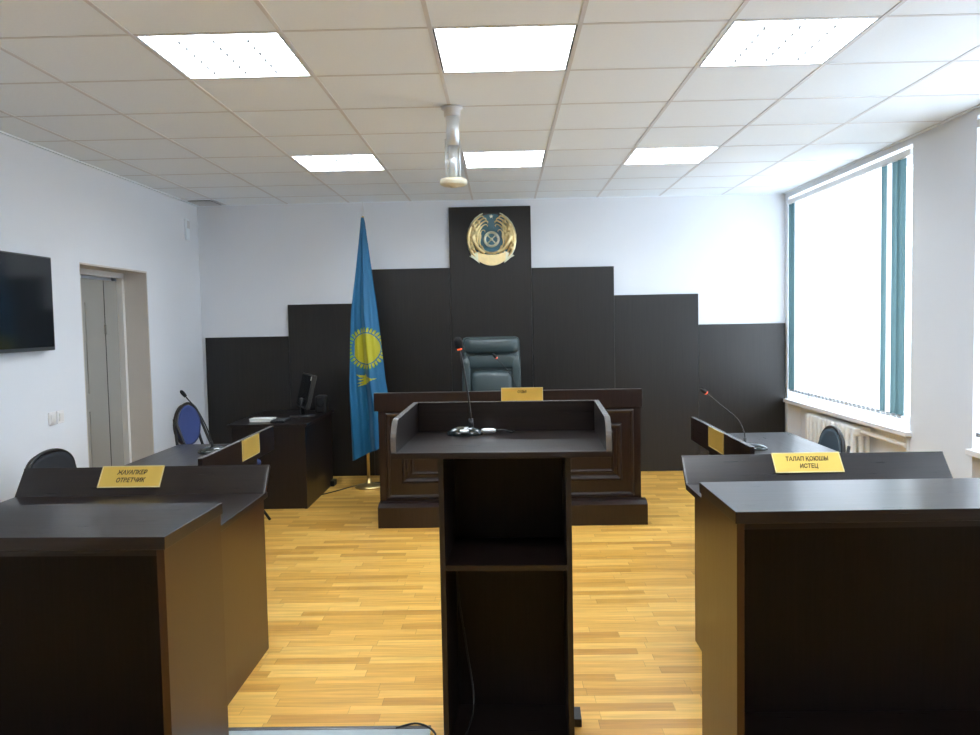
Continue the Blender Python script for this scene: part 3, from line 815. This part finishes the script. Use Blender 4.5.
# ------------------------------------------------------------------ visitor chairs
def office_chair(lab, up, top=.84, pw=.46, ph=.33, ex=3.0):
    t = thing('visitor_chair', lab, 'chair', (0, 0, 0), 'upholstered tubular visitor chairs')
    # chair faces +y locally, origin on the floor under the seat
    bk = M['black']
    def oval(w, z0, z1, y, d, bulge, expo=3.0):
        bm = B(); seg = 36; rings = []
        for (k, yy) in ((0.001, -bulge), (.5, -bulge*.85), (.85, -bulge*.4), (1, 0), (1.0, d), (.6, d+.004), (0.001, d+.006)):
            r = []
            for j in range(seg):
                a = 2*PI*j/seg; c_, s_ = math.cos(a), math.sin(a)
                u = math.copysign(abs(c_)**(2/expo), c_); v = math.copysign(abs(s_)**(2/expo), s_)
                zz = (z0+z1)/2+k*(z1-z0)/2*v; r.append(bm.verts.new((k*w/2*u*(1-.10*max(0, v)), y-yy-.10*(zz-.6), zz)))
            rings.append(r)
        for a_, b_ in zip(rings, rings[1:]):
            for j in range(seg):
                f = bm.faces.new((a_[j], a_[(j+1) % seg], b_[(j+1) % seg], b_[j])); f.smooth = True
        bm.faces.new(rings[0]); bm.faces.new(rings[-1])
        bmesh.ops.recalc_face_normals(bm, faces=bm.faces)
        return bm
    z0, z1 = top-ph, top
    obj('backrest', oval(pw, z0, z1, -.22, .02, -.02, ex), up, t)
    obj('back_shell', oval(pw+.02, z0-.008, z1+.008, -.245, .012, 0, ex), bk, t)
    bm = B(); box(bm, -.225, .225, -.19, .22, .425, .475, .02)
    for f in bm.faces: f.smooth = True
    obj('seat', bm, up, t)
    h = pw/2+.012; zm = (z0+z1)/2; P = [(-.24, .02, .43), (-h-.005, -.13, (z0+.43)/2), (-h, -.235, zm)]
    for k in range(1, 8):
        a = PI-PI*k/8; P.append((h*math.cos(a), -.245-.10*math.sin(a)*(z1-zm)*.9, zm+(z1-zm+.012)*math.sin(a)**(2/ex*1.0)))
    P += [(-p[0], p[1], p[2]) for p in reversed(P[:3])]
    bm = B(); tube(bm, curve_pts(P, 60), .011, 8); obj('back_frame', bm, bk, t)
    for s in (-1, 1):
        bm = B(); tube(bm, curve_pts([(s*.22, -.27, .0), (s*.235, -.10, .30), (s*.24, .10, .41), (s*.24, .19, .42)], 18), .011, 8); obj('rear_leg', bm, bk, t)
        bm = B(); tube(bm, curve_pts([(s*.22, .27, .0), (s*.235, .05, .30), (s*.235, -.15, .44), (s*.225, -.235, .60), (s*.19, -.275, top-.08)], 22), .011, 8); obj('front_leg', bm, bk, t)
    return t
c1 = office_chair('blue round-backed visitor chair with black frame by the left wall, near the door', M['blue'], top=.92, pw=.42, ph=.29, ex=2.0)
c1.location = (-2.09, 5.95, 0); c1.rotation_euler = (0, 0, -PI/2)
c2 = office_chair('black visitor chair behind the left desk, below the wall switches', M['dark'], top=.80, pw=.48, ph=.32, ex=3.0)
c2.location = (-2.32, 4.52, 0); c2.rotation_euler = (0, 0, -PI/2)
c3 = office_chair('slate blue visitor chair in front of the white radiator', M['slate'], top=.79, pw=.33, ph=.27, ex=2.2)
c3.location = (1.785, 5.06, 0); c3.rotation_euler = (0, 0, PI/2)

# ------------------------------------------------------------------ clerk's desk with monitor
t = thing('clerk_desk', 'dark clerk desk against the back panelling, left of the flag', 'desk', (-1.92, 7.0, 0))
z = .700
obj('desktop', b1(-2.25, -1.595, 6.50, 7.56, z-.026, z, bev=.0015), M['wx'], t)
obj('side_panel', b1(-1.640, -1.618, 6.53, 7.54, 0, z-.026), M['wz'], t); obj('side_panel', b1(-2.24, -2.218, 6.53, 7.54, 0, z-.026), M['wz'], t)
obj('front_panel', b1(-2.218, -1.640, 6.54, 6.56, 0, z-.026), M['wz'], t)
obj('foot', b1(-1.66, -1.585, 7.42, 7.54, 0, .05), M['black'], t)
t = thing('computer_monitor', 'black computer monitor on the clerk desk, seen nearly edge-on', 'monitor', (-1.76, 7.0, z))
mt = Matrix.Translation((-1.78, 7.05, z)) @ Matrix.Rotation(math.radians(-66), 4, 'Z') @ Matrix.Rotation(math.radians(-14), 4, 'X')
bm = B(); box(bm, -.235, .235, -.018, .018, .075, .375, .005, mat=mt); sc = obj('screen_case', bm, M['black'], t)
bm = B(); box(bm, -.222, .222, -.0195, -.0175, .09, .362, mat=mt); obj('display', bm, M['screen'], t)
bm = B(); tube(bm, [(-1.765, 7.06, z+.01), (-1.765, 7.05, z+.16)], .02, 10); obj('stand', bm, M['black'], t)
bm = B(); lathe(bm, [(0, 0), (.11, 0), (.108, .010), (.03, .016), (0, .016)], 28, -1.765, 7.06, z, 1, .9); obj('stand_base', bm, M['black'], t)
bm = B(); box(bm, .185, .215, -.0215, -.0190, .325, .360, mat=mt); e = obj('sticker', bm, M['paper'], t); e['label'] = 'small white sticker'
t = thing('desk_speaker', 'small black rounded speaker on the clerk desk right of the monitor', 'speaker', (-1.65, 7.30, z))
bm = B(); box(bm, -1.70, -1.60, 7.24, 7.36, z, z+.16, .02); obj('housing', bm, M['black'], t)
bm = B(); lathe(bm, [(0, 0), (.035, 0), (.035, .004), (.01, .002), (0, .002)], 20); bmesh.ops.transform(bm, matrix=Matrix.Translation((-1.65, 7.24, z+.09)) @ Matrix.Rotation(PI/2, 4, 'X'), verts=bm.verts); obj('cone', bm, M['foam'], t)
t = thing('paper_stack', 'white stack of paper lying on the clerk desk left of the monitor', 'papers', (-2.06, 6.72, z))
bm = B(); box(bm, -2.115, -1.925, 6.68, 6.80, z, z+.022, .001); obj('pages', bm, M['paper'], t)
bm = B(); box(bm, -2.118, -1.922, 6.677, 6.803, z+.022, z+.025); obj('cover_sheet', bm, M['paper'], t)
t = thing('computer_keyboard', 'dark low keyboard on the clerk desk beside the paper', 'keyboard', (-1.87, 6.72, z))
bm = B(); box(bm, -1.915, -1.80, 6.58, 6.80, z, z+.016, .003); obj('keyboard_case', bm, M['black'], t)
bm = B()
for i in range(5):
    for j in range(8): box(bm, -1.910+.021*i, -1.893+.021*i, 6.59+.025*j, 6.611+.025*j, z+.016, z+.021)
obj('keys', bm, M['tvframe'], t)

# ------------------------------------------------------------------ radiator and pipe
t = thing('radiator', 'white sectional cast-iron radiator in the niche under the far window', 'radiator', (XR+.02, 6.75, .10))
n = 11; y0, y1 = 6.27, 7.30; w = (y1-y0)/n
for k in range(n):
    yc = y0+w*(k+.5); bm = B()
    box(bm, XR-.055, XR+.085, yc-w*.38, yc+w*.38, .555, .625, .018); box(bm, XR-.055, XR+.085, yc-w*.40, yc+w*.40, .10, .165, .018)
    for x in (XR-.045, XR+.010, XR+.065): box(bm, x-.012, x+.022 if x < XR+.06 else x+.016, yc-w*.27, yc+w*.27, .13, .60, .008)
    for f in bm.faces: f.smooth = True
    obj('section', bm, M['rad'], t)
bm = B(); tube(bm, [(XR+.015, y0+.01, .595), (XR+.015, y0-.06, .595), (XR+.015, 5.60, .592)], .016, 12); obj('pipe', bm, M['rad'], t); bm = B(); tube(bm, [(XR+.015, y0+.01, .13), (XR+.015, 5.60, .128)], .016, 12); obj('pipe', bm, M['rad'], t)
bm = B(); tube(bm, [(XR+.02, 5.575, .0), (XR+.02, 5.575, .655)], .016, 10)
tag(obj('riser_pipe', bm, M['rad']), 'short white vertical heating pipe under the near end of the window sill', 'pipe')

# ------------------------------------------------------------------ lights
w = bpy.data.worlds.new('World'); S.world = w; w.use_nodes = True; nt = w.node_tree
bg = nt.nodes['Background']
sky = nt.nodes.new('ShaderNodeTexSky'); sky.sky_type = 'HOSEK_WILKIE'; sky.turbidity = 6; sky.sun_direction = Vector((-.5, .3, .8)).normalized()
mix = nt.nodes.new('ShaderNodeMix'); mix.data_type = 'RGBA'; mix.inputs[0].default_value = .85
nt.links.new(sky.outputs[0], mix.inputs[6]); mix.inputs[7].default_value = (.88, .92, 1.0, 1)
nt.links.new(mix.outputs[2], bg.inputs[0]); bg.inputs[1].default_value = 6.4
for i, (a, b_) in enumerate(WINS):
    ld = bpy.data.lights.new('daylight_portal', 'AREA'); ld.shape = 'RECTANGLE'; ld.size = 1.9; ld.size_y = b_-a; ld.cycles.is_portal = True
    lo = bpy.data.objects.new('daylight_portal', ld); C.objects.link(lo); lo.location = (XR+.33, (a+b_)/2, 1.65); lo.rotation_euler = (0, PI/2, 0)

# ------------------------------------------------------------------ camera
cam = bpy.data.cameras.new('camera'); co = bpy.data.objects.new('camera', cam); C.objects.link(co)
yaw, pitch, roll = -.01662, -.05707, -.01876
cy_, sy_ = math.cos(yaw), math.sin(yaw); cp, sp = math.cos(pitch), math.sin(pitch)
f = Vector((sy_*cp, cy_*cp, sp)); r = Vector((cy_, -sy_, 0)); u = r.cross(f)
r2 = math.cos(roll)*r+math.sin(roll)*u; u2 = -math.sin(roll)*r+math.cos(roll)*u
mt = Matrix((r2, u2, -f)).transposed().to_4x4(); mt.translation = (0, 0, 1.5)
co.matrix_world = mt
cam.sensor_width = 36; cam.lens = 813.39/980*36; cam.clip_start = .05
S.camera = co
S.view_settings.view_transform = 'Standard'; S.view_settings.look = 'None'; S.view_settings.gamma = 1
S.view_settings.use_curve_mapping = False; S.view_settings.exposure = .90
S.cycles.use_denoising = True
try: S.cycles.denoiser = 'OPENIMAGEDENOISE'
except Exception: pass
S.cycles.max_bounces = 8; S.cycles.diffuse_bounces = 5; S.cycles.glossy_bounces = 4; S.cycles.transparent_max_bounces = 8
S.cycles.sample_clamp_indirect = 6
